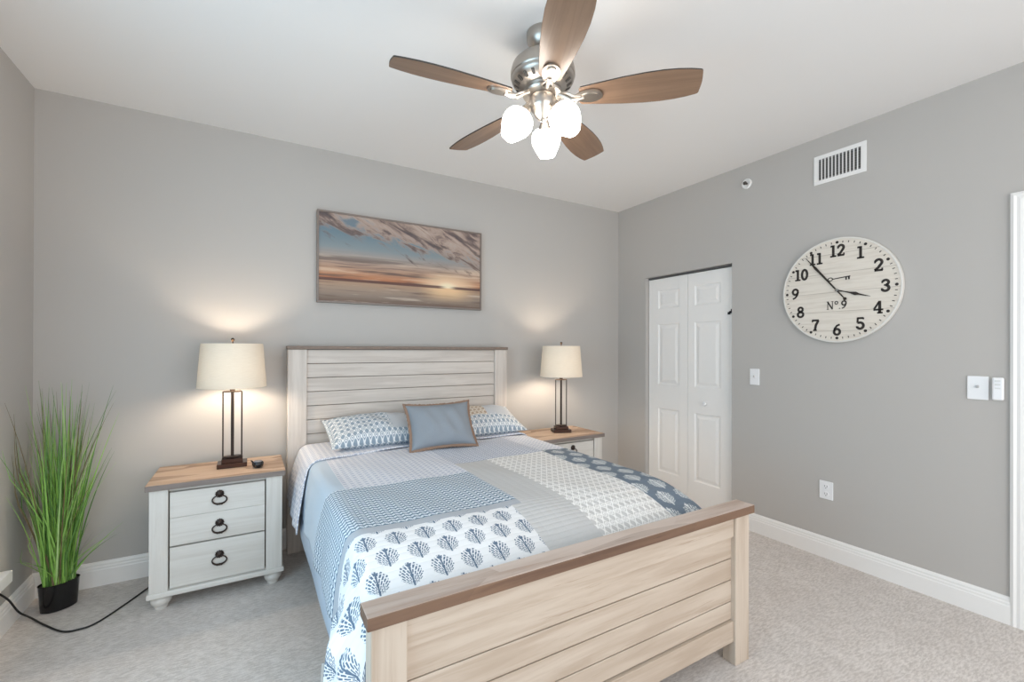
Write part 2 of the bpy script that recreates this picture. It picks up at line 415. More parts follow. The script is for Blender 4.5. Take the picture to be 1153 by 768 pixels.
def floral(name, bg, ink, cw, ch, tall=.44):
    m = N(name); u, v = uvs(m)
    row = m.M('FLOOR', m.M('DIVIDE', v, ch))
    uo = m.M('ADD', m.M('DIVIDE', u, cw), m.M('MULTIPLY', m.M('FLOORED_MODULO', row, 2.0), .5))
    a = m.M('SUBTRACT', m.M('FRACT', uo), .5); b = m.M('SUBTRACT', m.M('FRACT', m.M('DIVIDE', v, ch)), .5)
    aa = m.M('ABSOLUTE', a)
    b2 = m.M('SUBTRACT', b, .02)
    el = m.M('ADD', m.M('POWER', m.M('DIVIDE', aa, .345), 2.0), m.M('POWER', m.M('DIVIDE', m.M('ABSOLUTE', b2), tall), 2.0))
    # scalloped outline
    ang = m.M('ARCTAN2', a, m.M('ADD', b, .42))
    nb = m.M('MULTIPLY', m.M('SINE', m.M('MULTIPLY', ang, 22)), .10)
    mask = m.step(m.M('ADD', el, nb), 1.05, .96)
    # leafy twigs fanning out from the foot of the stem
    bb = m.M('ADD', b, .62)
    an = m.M('ARCTAN2', aa, bb); rr = m.M('SQRT', m.M('ADD', m.M('MULTIPLY', aa, aa), m.M('MULTIPLY', bb, bb)))
    nz = m.noise(m.comb(m.M('MULTIPLY', u, 1/cw), m.M('MULTIPLY', v, 1/ch)), 9.0, 2)
    t1 = m.M('FRACT', m.M('ADD', m.M('MULTIPLY', m.M('SUBTRACT', an, m.M('MULTIPLY', rr, .25)), 8.5), m.M('MULTIPLY', nz, .35)))
    leaf = m.step(m.M('ABSOLUTE', m.M('SUBTRACT', t1, .5)), .36, .24)
    t2 = m.M('FRACT', m.M('ADD', m.M('MULTIPLY', rr, 5.5), m.M('ADD', m.M('MULTIPLY', m.M('FLOOR', m.M('MULTIPLY', m.M('SUBTRACT', an, m.M('MULTIPLY', rr, .25)), 8.5)), .5), m.M('MULTIPLY', nz, .3))))
    cut = m.step(m.M('ABSOLUTE', m.M('SUBTRACT', t2, .5)), .46, .34)
    leaf = m.M('MULTIPLY', leaf, cut)
    stem = m.step(aa, .035, .02)
    stem2 = m.M('MULTIPLY', stem, m.step(m.M('ABSOLUTE', b), .49, .47))
    k = m.M('MAXIMUM', m.M('MULTIPLY', mask, m.M('MAXIMUM', leaf, stem)), stem2)
    m.base(m.mix(k, bg, ink), .9); quilting(m, u, v, 110, .4); return m.m

WHITE = (0.80, 0.80, 0.81)
Q = [
    plain('quilt_plain_blue_grey', (0.52, 0.60, 0.68), .15),                       # 0
    lattice('quilt_pale_lattice', (0.50, 0.535, 0.63), (0.80, 0.80, 0.83),   .032, .034, .60),      # 1
    chevron('quilt_lavender_chevron', (0.29, 0.335, 0.44), (0.74, 0.75, 0.79), .015, .026, .8, .42),  # 2
    chevron('quilt_blue_basket', (0.095, 0.165, 0.24), (0.68, 0.73, 0.78), .015, .025, .75, .42),     # 3
    plain('quilt_grey_band', (0.42, 0.44, 0.48), .2),                              # 4
    floral('quilt_white_floral', WHITE, (0.115, 0.165, 0.235), .105, .085),          # 5
    plain('quilt_light_grey', (0.56, 0.555, 0.55), .55, 130),                       # 6
    lattice('quilt_white_lattice', (0.58, 0.57, 0.56), (0.87, 0.86, 0.84), .034, .050, .62),     # 7
    floral('quilt_slate_floral', (0.15, 0.19, 0.24), (0.70, 0.72, 0.72), .12, .105, .40),  # 8
]
def patch(s, y):
    if s > -1.635:
        return 8 if y < -1.02 else 1
    if s < -2.235:
        if y > -1.225: return 1 if s > -2.845 else 0
        if y > -1.72: return 3
        if y > -1.765: return 4
        return 5 if s < -2.285 else 6
    if y > -1.04: return 2
    if s < -2.03: return 6
    return 7

ZT = 0.700
def side_profile(s):
    """unrolled sideways coordinate -> (x, drop)"""
    R = 0.055; xl, xr = -2.938, -1.402
    for sgn, xe in ((-1, xl), (1, xr)):
        e = (s - (xe - sgn*R)) * sgn      # distance past the start of the rounded edge
        if e > 0:
            arc = R * pi/2 * 1.0
            if e < arc:
                a = e/R; return xe - sgn*R + sgn*R*sin(a), R*(1-cos(a))
            h = e - arc
            return xe + sgn*(.045*(1-math.exp(-h*7)) ), R + h
    return s, 0.0
def quilt_point(s, y, t):
    x, d = side_profile(s)
    fd = 0.0
    if y < -1.68:
        q = (-1.68 - y)/.44
        fd = .125*q**2.2
    if t > 0:                              # tucked down behind the footboard
        fd = .125 + t; y = -2.12 - min(.006, t*.1)
    hang = max(0.0, d-.055)
    # the loose near corner bells outwards beside the post
    if s < -2.6:
        k = math.exp(-((y+1.99)/.11)**2)
        x -= k*.055*min(1, hang/.12)
        if y < -1.8 and hang > 0:
            kk = min(1, (-1.8-y)/.3); x -= .012*sin(y*75)*kk*min(1, hang/.1)
        wv = sin(y*17+.6)*.005 + sin(y*31)*.003
        x += wv*min(1, hang/.15)
    elif s > -1.5:
        x += (sin(y*15)*.006)*min(1, hang/.15)
    z = ZT - d - fd*(1.0 if d < .02 else max(.55, 1-d*2))
    top = 1 if d < .001 else 0
    z += top*(.0035*sin(s*7.1+1)*sin(y*5.3) + .002*sin(s*19+y*11))
    return x, y, z
def seg(a, b, step):
    n = max(1, round(abs(b-a)/step)); return [a+(b-a)*i/n for i in range(n)]
def make_quilt():
    sb = [-3.215, -2.845, -2.285, -2.235, -2.03, -1.635, -1.13]; ss = []
    for a, b in zip(sb, sb[1:]): ss += seg(a, b, .013)
    ss.append(sb[-1])
    yb = [-0.50, -1.02, -1.04, -1.225, -1.72, -1.765, -2.12]; yy = []
    for a, b in zip(yb, yb[1:]): yy += [(v, 0.0) for v in seg(a, b, .014)]
    yy.append((yb[-1], 0.0)); yy += [(-2.12, .02*k) for k in range(1, 8)]
    bm = bmesh.new(); uv = bm.loops.layers.uv.new('UVMap'); grid = []
    for (y, t) in yy:
        row = []
        for s in ss:
            s2 = s
            if s < -2.93:      # hem line of the near side: longer towards the loose foot corner
                f = (s+2.93)/(-3.215+2.93)
                ext = 0.0
                if y < -1.70: ext = .0 + .10*min(1, (-1.70-y)/.42)**1.6
                s2 = -2.93 + (s+2.93)*(1+ext/.285)
            row.append(bm.verts.new(quilt_point(s2, y, t)))
        grid.append(row)
    for j in range(len(yy)-1):
        for i in range(len(ss)-1):
            f = bm.faces.new((grid[j][i], grid[j+1][i], grid[j+1][i+1], grid[j][i+1]))
            sc, yc = (ss[i]+ss[i+1])/2, (yy[j][0]+yy[j+1][0])/2
            f.material_index = patch(sc, yc - .0001)
            for l, (a, b) in zip(f.loops, ((i, j), (i, j+1), (i+1, j+1), (i+1, j))):
                l[uv].uv = (ss[a], yy[b][0]-yy[b][1])
    o = link('quilt', bm, Q, None, 'all')
    md = o.modifiers.new('thickness', 'SOLIDIFY'); md.thickness = .009; md.offset = -1
    return o
quilt = tag(make_quilt(), 'blue, white and grey patchwork quilt spread over the bed, flowered at the foot', 'quilt')
def make_fold():
    sb = [-3.285, -1.14]; ss = seg(sb[0], sb[1], .014)+[sb[1]]
    bm = bmesh.new(); uv = bm.loops.layers.uv.new('UVMap'); grid = []; ny = 34; vals = []
    for j in range(ny+1):
        f = j/ny; row = []; vr = []
        for s in ss:
            k = max(0, min(1, (-2.3-s)/.95)); yf = -0.50 - .24*k**1.4
            y = -0.128 + (yf+0.128)*f
            s3 = s
            if s < -2.93: s3 = -2.93 + (s+2.93)*(.90+.06*f)
            x, d = side_profile(s3)
            hang = max(0, d-.05)
            if s < -2.6: x -= .014*min(1, d/.05) + hang*(.085 if f < .8 else .085-.07*(f-.8)*2) * .9 + .004*sin(y*40)*min(1, hang/.1)
            if s > -1.5: x += .010*min(1, d/.05)
            z = ZT + .011 - d + (.002*sin(s*13+y*9) if d < .001 else 0) + (.004*sin(min(1, f/.97)*pi) if d < .001 else 0)
            row.append(bm.verts.new((x, y, z))); vr.append((s, y))
        grid.append(row); vals.append(vr)
    for j in range(ny):
        for i in range(len(ss)-1):
            f = bm.faces.new((grid[j][i], grid[j+1][i], grid[j+1][i+1], grid[j][i+1]))
            for l, (a, b) in zip(f.loops, ((i, j), (i, j+1), (i+1, j+1), (i+1, j))): l[uv].uv = vals[b][a]
    o = link('turned_back_fold', bm, Q[1], quilt, 'all')
    md = o.modifiers.new('thickness', 'SOLIDIFY'); md.thickness = .008; md.offset = -1
    o['label'] = 'pale lattice-print head end of the quilt folded back'
    return o
make_fold()
def backing_flap():
    bm = bmesh.new(); rows = []
    for j in range(9):
        z = 0.44 - .40*j/8; r = []
        for i in range(25):
            f = i/24; x = -3.040 - .022*j/8 + f*.09 + .0; y = -1.985 - .085*f + .012*sin(f*22)*(.4+.6*j/8)
            r.append(bm.verts.new((x, y, z)))
        rows.append(r)
    for a, b in zip(rows, rows[1:]):
        for i in range(24): bm.faces.new((a[i], a[i+1], b[i+1], b[i]))
    o = link('quilt_backing', finish(bm), simple('grey_backing_cloth', (0.42, 0.41, 0.39), .9), quilt, 'all')
    md = o.modifiers.new('thickness', 'SOLIDIFY'); md.thickness = .003
    o['label'] = 'pleated grey backing hanging below the flowered corner'
backing_flap()

# ------------------------------------------------------------------ pillows
def pillow_bm(w, h, th, mats=None, pinch=.06, n=40, m=28, sag=.0, seed=1):
    bm = bmesh.new(); uv = bm.loops.layers.uv.new('UVMap'); rnd = random.Random(seed)
    ph = [rnd.uniform(0, 6) for _ in range(6)]
    def P(u, v, side):
        ex = 1 - pinch*(1-abs(v)**2.5); ey = 1 - pinch*1.3*(1-abs(u)**2.5)
        x = u*w/2*ex; y = v*h/2*ey
        prof = max(0, (1-abs(u)**2.6)) * max(0, (1-abs(v)**2.6))
        z = side*th/2*prof**.52
        z += side*.006*prof*(sin(u*6+ph[0])*sin(v*5+ph[1]) + .6*sin(u*13+ph[2]+v*4))
        return (x, y - sag*prof*.3, z)
    for side in (1, -1):
        g = [[bm.verts.new(P(-1+2*i/n, -1+2*j/m, side)) for i in range(n+1)] for j in range(m+1)]
        for j in range(m):
            for i in range(n):
                q = (g[j][i], g[j][i+1], g[j+1][i+1], g[j+1][i]); ids = ((i, j), (i+1, j), (i+1, j+1), (i, j+1))
                if side < 0: q = q[::-1]; ids = ids[::-1]
                f = bm.faces.new(q)
                for l, (a, b) in zip(f.loops, ids): l[uv].uv = ((a/n-.5)*w, (b/m-.5)*h)
                if mats: f.material_index = mats((i+.5)/n*2-1, (j+.5)/m*2-1, side)
    bmesh.ops.remove_doubles(bm, verts=bm.verts, dist=1e-5); return bm
SHL = lattice('pillow_ogee_print', (0.27, 0.335, 0.40), (0.78, 0.79, 0.80), .038, .054, .50, False)
SHP = simple('pillow_plain_cloth', (0.53, 0.555, 0.59), .9, var=.03)
SHT = lattice('pillow_tan_print', (0.42, 0.33, 0.25), (0.75, 0.70, 0.62), .036, .052, .55, False)
def euler_obj(o, loc, rx, ry, rz):
    o.rotation_mode = 'XYZ'; o.location = loc; o.rotation_euler = (rx, ry, rz); return o
p1 = link('pillow', pillow_bm(.60, .38, .17, lambda u, v, s: 1 if (u > .30 and v > -.62) else 0, seed=3), [SHL, SHP], None, 'all')
euler_obj(p1, (-2.490, -.290, .797), radians(18), 0, radians(2))
tag(p1, 'blue and white ogee-print pillow left of the grey-blue cushion', 'pillow', 'printed pillows at the headboard')
bmf = pillow_bm(.63, .41, .014, None, .03, 40, 28); 
link('flange', bmf, SHL, p1, 'all')
def p2m(u, v, s):
    if v < -.30: return 0
    return 2 if u < .12 else 1
p2 = link('pillow', pillow_bm(.60, .38, .17, p2m, seed=5), [SHL, SHP, SHT], None, 'all')
euler_obj(p2, (-1.70, -.29, .798), radians(20), 0, radians(-2))
tag(p2, 'printed pillow with plain grey-blue top, right of the cushion beside the far lamp', 'pillow', 'printed pillows at the headboard')
link('flange', pillow_bm(.63, .41, .014, None, .03), SHL, p2, 'all')
# accent cushion with brushed tan fringe
CUSH = N('cushion_weave'); _v = CUSH.coord('Object', (1, 1, 1)); _n = CUSH.noise(_v, 420, 2)
CUSH.base(CUSH.mix(_n, (0.205, 0.235, 0.27), (0.29, 0.315, 0.345)), .85); CUSH.bump(_n, .3, .001); CUSH = CUSH.m
cu = link('cushion', pillow_bm(.445, .325, .17, None, .10, seed=9), CUSH, None, 'all')
euler_obj(cu, (-2.135, -.585, .840), radians(58), radians(-1.0), radians(-5))
tag(cu, 'plain grey-blue cushion edged with tan fringe, in front of both printed pillows', 'cushion')
def fringe(w, h, pinch=.10, inner=.0):
    bm = bmesh.new(); pts = []; n = 60
    for side in range(4):
        for i in range(n):
            t = -1+2*i/n
            u, v = [(t, -1), (1, t), (-t, 1), (-1, -t)][side]
            ex = 1 - pinch*(1-abs(v)**2.5); ey = 1 - pinch*1.3*(1-abs(u)**2.5)
            pts.append((u*w/2*ex, v*h/2*ey, u, v))
    rnd = random.Random(4); L = len(pts); rows = []
    for k, (x, y, u, v) in enumerate(pts):
        d = Vector((u*abs(u)**3*h/w*1.3, v*abs(v)**3)); d = d.normalized()
        e = .011 + rnd.uniform(0, .005)
        zz = rnd.uniform(-.002, .002)
        rows.append([bm.verts.new((x-d.x*.006, y-d.y*.006, .008)), bm.verts.new((x+d.x*e, y+d.y*e, .004+zz)), bm.verts.new((x+d.x*e, y+d.y*e, -.004+zz)), bm.verts.new((x-d.x*.006, y-d.y*.006, -.008))])
    for k in range(L):
        a, b = rows[k], rows[(k+1) % L]
        for i in range(4): bm.faces.new((a[i], b[i], b[(i+1) % 4], a[(i+1) % 4]))
    return finish(bm)
fr = link('fringe', fringe(.445, .325), simple('tan_fringe', (0.27, 0.175, 0.125), .95, bump=(300, .5, .002), var=.25), cu)
fr['label'] = 'tan brushed fringe'

# ------------------------------------------------------------------ nightstands
def ring_pull(parent, x, y, z):
    """rosette with a hanging ring, front faces -y"""
    R = Matrix.Translation((x, y, z)) @ Matrix.Rotation(pi/2, 4, 'X')
    bm = lathe(bmesh.new(), [(.019, 0), (.019, .003), (.013, .006), (.014, .009), (.007, .015), (0, .016)], 20, R)
    for k in range(12):
        a = 2*pi*k/12; tube(bm, [Vector((x+.016*cos(a), y-.003, z+.016*sin(a))), Vector((x+.021*cos(a), y-.003, z+.021*sin(a)))], .0032, 6)
    # ring below: flattened oval, thicker low
    pts = []; rads = []
    for k in range(28):
        a = 2*pi*k/28; pts.append((x+.033*cos(a), y-.010, z-.030+.023*sin(a))); rads.append(.0034 + .0018*max(0, -sin(a)))
    tube(bm, pts, .003, 8, True, rads)
    for dx in (-.010, 0, .010): tube(bm, [(x+dx, y-.010, z-.047), (x+dx, y-.010, z-.058)], .0036, 6)
    return link('pull', finish(bm), IRON, parent, True)
def nightstand():
    r = empty('nightstand', (0, 0, 0)); w = .305; D0_, D1_ = -.205, .205     # half width, front, back
    body = boxes((-.222, .219, D0_+.016, D1_, .075, .10), (-.30, .30, D1_-.02, D1_, .10, .62), (-.30, -.28, D0_+.06, D1_-.02, .075, .62), (.28, .30, D0_+.06, D1_-.02, .075, .62),
                 (-.28, .28, D0_+.03, D1_-.02, .60, .62))
    link('carcass', body, NSW[0], r)
    link('drawer_well', boxes((-.279, .279, D0_+.045, D0_+.05, .10, .60)), SEAM, r)
    for xa, xb in ((-.300, -.222), (.219, .300)):
        link('corner_post', boxes((xa, xb, D0_, D0_+.06, .095, .62, .003)), NSW[2], r)
    link('base_moulding', boxes((-.310, .310, D0_-.010, D1_, .070, .097, .006)), NSW[0], r)
    two_tone(link('top', boxes((-.315, .315, D0_-.018, D1_+.005, .620, .650, .003)), [TOPW, TOPE], r))
    d = link('drawer', boxes((-.216, .213, D0_+.006, D0_+.04, .4655, .598, .002), (-.216, .213, D0_+.006, D0_+.04, .320, .4645, .002)), NSW[0], r)
    ring_pull(d, 0, D0_+.006, .560); ring_pull(d, 0, D0_+.006, .405)
    d = link('drawer', boxes((-.216, .213, D0_+.006, D0_+.04, .104, .312, .002)), NSW[0], r)
    ring_pull(d, 0, D0_+.006, .235)
    for fx in (-.255, .255):
        for fy in (D0_+.045, D1_-.05):
            bm = lathe(bmesh.new(), [(.026, 0), (.030, .010), (.030, .016), (.040, .028), (.046, .042), (.044, .056), (.036, .064), (.034, .070)], 28, Matrix.Translation((fx, fy, 0)))
            link('foot', bm, NSW[2], r, True)
    return r
def copy_tree(o, parent=None):
    c = o.copy(); COL.objects.link(c); c.parent = parent
    for ch in list(o.children): copy_tree(ch, c)
    return c
ns1 = nightstand(); ns1.location = (-3.362, -.290, 0)
tag(ns1, 'whitewashed nightstand with brown plank top and ring pulls, between plant and bed', 'nightstand', 'matching nightstands')
ns2 = copy_tree(ns1); ns2.location = (-1.000, -.340, 0)
tag(ns2, 'nightstand mostly hidden behind the bed, beside the closet door', 'nightstand', 'matching nightstands')

# ------------------------------------------------------------------ table lamps
SHADE = N('linen_shade')
_v = SHADE.coord('Object', (1, 1, 1)); _s = SHADE.sep(_v)
_w = SHADE.noise(SHADE.coord('Object', (30, 30, 380)), 1.0, 2)
_c = SHADE.mix(_w, (0.72, 0.62, 0.50), (0.82, 0.73, 0.61))
_d = SHADE.n('ShaderNodeBsdfDiffuse'); _t = SHADE.n('ShaderNodeBsdfTranslucent'); _m = SHADE.n('ShaderNodeMixShader'); _m.inputs[0].default_value = .016
SHADE.put(_d.inputs[0], _c); SHADE.put(_t.inputs[0], _c)
SHADE.t.links.new(_d.outputs[0], _m.inputs[1]); SHADE.t.links.new(_t.outputs[0], _m.inputs[2]); SHADE.t.links.new(_m.outputs[0], SHADE.t.nodes['Material Output'].inputs[0]); SHADE = SHADE.m
BULBM = N('bulb_glow'); BULBM.b.inputs['Emission Color'].default_value = (1, .84, .66, 1); BULBM.b.inputs['Emission Strength'].default_value = BULB_EMIT; BULBM = BULBM.m
def table_lamp(rz):
    r = empty('table_lamp', (0, 0, 0))
    link('base', boxes((-.075, .075, -.055, .055, 0, .026, .003)), BRONZE, r)
    link('plinth', boxes((-.053, .053, -.040, .040, .026, .050, .003)), BRONZE, r)
    bm = bmesh.new()
    for z in (.058, .440):
        tube(bm, [(.047*cos(2*pi*k/32), .030*sin(2*pi*k/32), z) for k in range(32)], .0035, 8, True)
    lathe(bm, [(.010, .050), (.010, .058), (.044, .060), (.044, .062)], 24, None, True, 1.0, .64)
    for sx in (-1, 1): tube(bm, [(sx*.047, 0, .050), (sx*.047, 0, .440)], .0040, 8)
    box(bm, -.047, .047, -.004, .004, .436, .444)
    link('cage', finish(bm), IRON, r, True)
    link('stem', tube(bmesh.new(), [(0, 0, .060), (0, 0, .52)], .0085, 12), IRON, r, True)
    link('collar', lathe(bmesh.new(), [(.014, .440), (.014, .462), (.009, .470)], 20), IRON, r, True)
    bm = bmesh.new()
    lathe(bm, [(.009, .49), (.010, .51), (.018, .520), (.030, .555), (.031, .575), (.022, .605), (0, .615)], 20)
    link('bulb', bm, BULBM, r, True)
    bm = bmesh.new(); n = 64; rings = []
    for rr, z in ((.177, .466), (.1765, .470), (.1575, .718), (.157, .722)):
        rings.append([bm.verts.new((rr*cos(2*pi*k/n), rr*sin(2*pi*k/n), z)) for k in range(n)])
    for a, b in zip(rings, rings[1:]):
        for k in range(n): bm.faces.new((a[k], a[(k+1) % n], b[(k+1) % n], b[k]))
    sh = link('lamp_shade', bm, SHADE, r, 'all')
    bm = bmesh.new()
    for k in range(3):
        a = 2*pi*k/3+.4; tube(bm, [(0, 0, .710), (.156*cos(a), .156*sin(a), .710)], .002, 6)
    lathe(bm, [(.010, .704), (.010, .716)], 16)
    for sx in (-1, 1): tube(bm, [(sx*.012, 0, .50), (sx*.040, 0, .55), (sx*.042, 0, .62), (sx*.012, 0, .700), (0, 0, .705)], .0018, 6)
    link('harp', finish(bm), IRON, r, True)
    link('finial', lathe(bmesh.new(), [(.004, .712), (.004, .735), (.009, .742), (.010, .748), (.006, .755), (0, .757)], 16), IRON, r, True)
    return r
L1 = (-3.312, -.258, .650); L2 = (-.968, -.338, .650)
la = table_lamp(0); la.location = L1
tag(la, 'lit table lamp with tapered linen shade on the near nightstand, beside a small black gadget', 'lamp', 'matching table lamps')
lb = copy_tree(la); lb.location = L2; lb.rotation_euler = (0, 0, radians(-20))
tag(lb, 'lit table lamp with linen shade on the far nightstand, near the closet', 'lamp', 'matching table lamps')

# small black gadget
g = tag(empty('desk_gadget', (-3.182, -.372, .650), radians(-15)), 'small round black gadget with a shiny face on the near nightstand', 'gadget')
BLK = simple('black_plastic', (0.015, 0.015, 0.018), .25)
link('body', lathe(bmesh.new(), [(.016, 0), (.026, .008), (.030, .020), (.029, .030), (.024, .036)], 28), BLK, g, True)
link('face', lathe(bmesh.new(), [(.023, .035), (.020, .040), (0, .042)], 28, Matrix.Rotation(radians(0), 4, 'X')), simple('glossy_grey_face', (0.20, 0.21, 0.24), .12), g, True)
link('tip', tube(bmesh.new(), [(-.024, .006, .028), (-.034, .010, .036), (-.040, .012, .040)], .004, 8, rads=[.006, .004, .002]), BLK, g, True)

# ------------------------------------------------------------------ framed picture
def art_mat():
    m = N('sunset_print'); tc = m.n('ShaderNodeUVMap'); s = m.sep(tc.outputs[0]); u, v = s[0], s[1]
    # v: 0 bottom .. 1 top ; horizon at .245
    vv = m.M('ADD', v, 0.0)
    sky = m.ramp(vv, [(0.24, (0.40, 0.14, 0.07)), (0.30, (0.52, 0.25, 0.14)), (0.40, (0.50, 0.33, 0.24)), (0.52, (0.42, 0.36, 0.32)), (0.62, (0.27, 0.32, 0.34)), (0.80, (0.17, 0.25, 0.30)), (1.0, (0.20, 0.24, 0.28))])
    du = m.M('SUBTRACT', u, .77)
    dv = m.M('SUBTRACT', v, .27)
    dist = m.M('SQRT', m.M('ADD', m.M('POWER', m.M('MULTIPLY', du, 1.3), 2.0), m.M('POWER', m.M('MULTIPLY', dv, 1.7), 2.0)))
    # greyer bands at left
    band = m.noise(m.comb(m.M('MULTIPLY', u, 1.6), m.M('MULTIPLY', v, 16)), 1.0, 4, .6, .3)
    low = m.step(v, .60, .45)
    sky = m.mix(m.M('MULTIPLY', m.M('MULTIPLY', m.step(band, .48, .62), low), .8), sky, (0.13, 0.10, 0.095))
    sky = m.mix(m.M('MULTIPLY', m.M('MULTIPLY', m.step(band, .46, .36), low), .5), sky, (0.80, 0.62, 0.46))
    # streaming clouds, wedge from top-left to right
    cn = m.noise(m.comb(m.M('ADD', m.M('MULTIPLY', u, 7.5), m.M('MULTIPLY', v, 3.0)), m.M('ADD', m.M('MULTIPLY', v, 8.0), m.M('MULTIPLY', u, 5.0))), 1.0, 7, .62, .6)
    edge = m.M('ADD', m.M('SUBTRACT', v, .80), m.M('MULTIPLY', u, .32))
    cm = m.step(m.M('ADD', cn, m.M('MULTIPLY', edge, .8)), .50, .64)
    cc = m.ramp(cn, [(.34, (0.62, 0.50, 0.42)), (.50, (0.46, 0.34, 0.28)), (.58, (0.20, 0.14, 0.125)), (.68, (0.11, 0.085, 0.085))])
    sky = m.mix(m.M('MULTIPLY', cm, .9), sky, cc)
    sky = m.mix(m.step(dist, .34, .06), sky, (0.92, 0.66, 0.44))
    sky = m.mix(m.step(dist, .11, .02), sky, (1.0, 0.86, 0.62))
    # water and sand
    wn_ = m.noise(m.comb(m.M('MULTIPLY', u, 2.2), m.M('MULTIPLY', v, 22)), 1.0, 4, .6, .3)
    wat = m.ramp(vv, [(0.0, (0.20, 0.14, 0.11)), (.08, (0.30, 0.24, 0.20)), (.16, (0.40, 0.30, 0.23)), (.23, (0.46, 0.31, 0.21))])
    wat = m.mix(m.M('MULTIPLY', m.step(wn_, .52, .66), .8), wat, (0.17, 0.12, 0.105))
    wat = m.mix(m.M('MULTIPLY', m.step(wn_, .42, .32), .5), wat, (0.78, 0.66, 0.55))
    gl = m.M('MULTIPLY', m.step(m.M('ABSOLUTE', du), .22, .02), m.step(v, .02, .22))
    wat = m.mix(m.M('MULTIPLY', gl, .85), wat, (0.98, 0.66, 0.38))
    c = m.mix(m.step(v, .238, .246), wat, sky)
    hz = m.M('MULTIPLY', m.step(m.M('ABSOLUTE', m.M('SUBTRACT', v, .250)), .022, .012), m.step(m.M('ABSOLUTE', du), .0, .07))
    c = m.mix(m.M('MULTIPLY', hz, .9), c, (0.13, 0.075, 0.07))
    m.base(m.mix(.16, c, (0.02, 0.012, 0.01)), .6); m.b.inputs['Specular IOR Level'].default_value = .15; return m.m
pic = tag(empty('framed_picture', (-2.198, -0.002, 1.987)), 'wide framed beach sunset print hanging above the headboard', 'picture')
PW, PH = 1.262/2, .640/2
link('frame', boxes((-PW, PW, -.038, 0, PH-.012, PH, .001), (-PW, PW, -.038, 0, -PH, -PH+.012, .001), (-PW, -PW+.012, -.038, 0, -PH+.012, PH-.012, .001), (PW-.012, PW, -.038, 0, -PH+.012, PH-.012, .001)), simple('grey_brown_frame', (0.20, 0.165, 0.145), .45, var=.15), pic)
bm = bmesh.new(); box(bm, -PW+.012, PW-.012, -.030, -.004, -PH+.012, PH-.012); uvl = bm.loops.layers.uv.new('UVMap')
for f in bm.faces:
    for l in f.loops: l[uvl].uv = ((l.vert.co.x+PW-.012)/(2*PW-.024), (l.vert.co.z+PH-.012)/(2*PH-.024))
link('print', bm, art_mat(), pic)

# ------------------------------------------------------------------ wall clock (faces -x): local a = -y (to the viewer's right), b = z
INK = simple('dark_brown_ink', (0.022, 0.015, 0.012), .6)
CLKX = Matrix(((0, 0, -1, 0), (-1, 0, 0, 0), (0, 1, 0, 0), (0, 0, 0, 1)))     # (a, b, out) -> (-out, -a, b)
def clock_face_mat():
    m = N('whitewashed_clock_face'); v = m.coord('Object'); s = m.sep(v)
    n1 = m.noise(m.coord('Object', (1, 4, 60)), 1.0, 5, .6)
    c = m.mix(m.step(n1, .4, .7), (0.72, 0.665, 0.59), (0.64, 0.58, 0.505))
    ln = m.step(m.M('ABSOLUTE', m.M('SUBTRACT', m.M('FRACT', m.M('MULTIPLY', m.M('ADD', s[2], .50), 1/.122)), .5)), .492, .484)
    c = m.mix(m.M('MULTIPLY', m.M('SUBTRACT', 1.0, ln), .6), c, (0.30, 0.25, 0.21))
    m.base(c, .55); return m.m
clk = tag(empty('wall_clock', (-0.003, -1.972, 1.722)), 'large round whitewashed plank clock on the right wall, hands near five to four', 'clock')
RC = .330
link('face', finish(lathe(bmesh.new(), [(RC-.008, .002), (RC-.008, .026), (0, .026)], 96, CLKX)), clock_face_mat(), clk, True)
link('rim', finish(lathe(bmesh.new(), [(RC-.009, 0), (RC, 0), (RC+.001, .014), (RC, .027), (RC-.004, .029), (RC-.009, .028), (RC-.009, 0)], 96, CLKX, False)), simple('cream_rim', (0.70, 0.68, 0.64), .5), clk, True)
ZF = .0262; ZN = .0275
def ribbon(bm, pts, wd, z0=ZF, z1=ZN, closed=False):
    """flat stroke of width wd (number or list) through 2-D points"""
    P = [Vector(p) for p in pts]; n = len(P); lft, rgt = [], []
    for i, p in enumerate(P):
        a = P[i-1] if (i > 0 or closed) else None; b = P[(i+1) % n] if (i < n-1 or closed) else None
        d0 = (p-a).normalized() if a is not None else (b-p).normalized(); d1 = (b-p).normalized() if b is not None else d0
        nm = Vector((-(d0+d1).y, (d0+d1).x)); nm = nm.normalized() if nm.length > 1e-6 else Vector((-d0.y, d0.x))
        k = 1/max(.45, nm.dot(Vector((-d0.y, d0.x)))); w_ = (wd[i] if isinstance(wd, (list, tuple)) else wd)/2*k
        lft.append(p+nm*w_); rgt.append(p-nm*w_)
    rg = range(n if closed else n-1)
    for i in rg:
        j = (i+1) % n
        prism(bm, [tuple(lft[i]), tuple(rgt[i]), tuple(rgt[j]), tuple(lft[j])], z0, z1, CLKX)
def arc(cx, cy, rx, ry, a0, a1, n=14): return [(cx+rx*cos(radians(a0+(a1-a0)*i/n)), cy+ry*sin(radians(a0+(a1-a0)*i/n))) for i in range(n+1)]
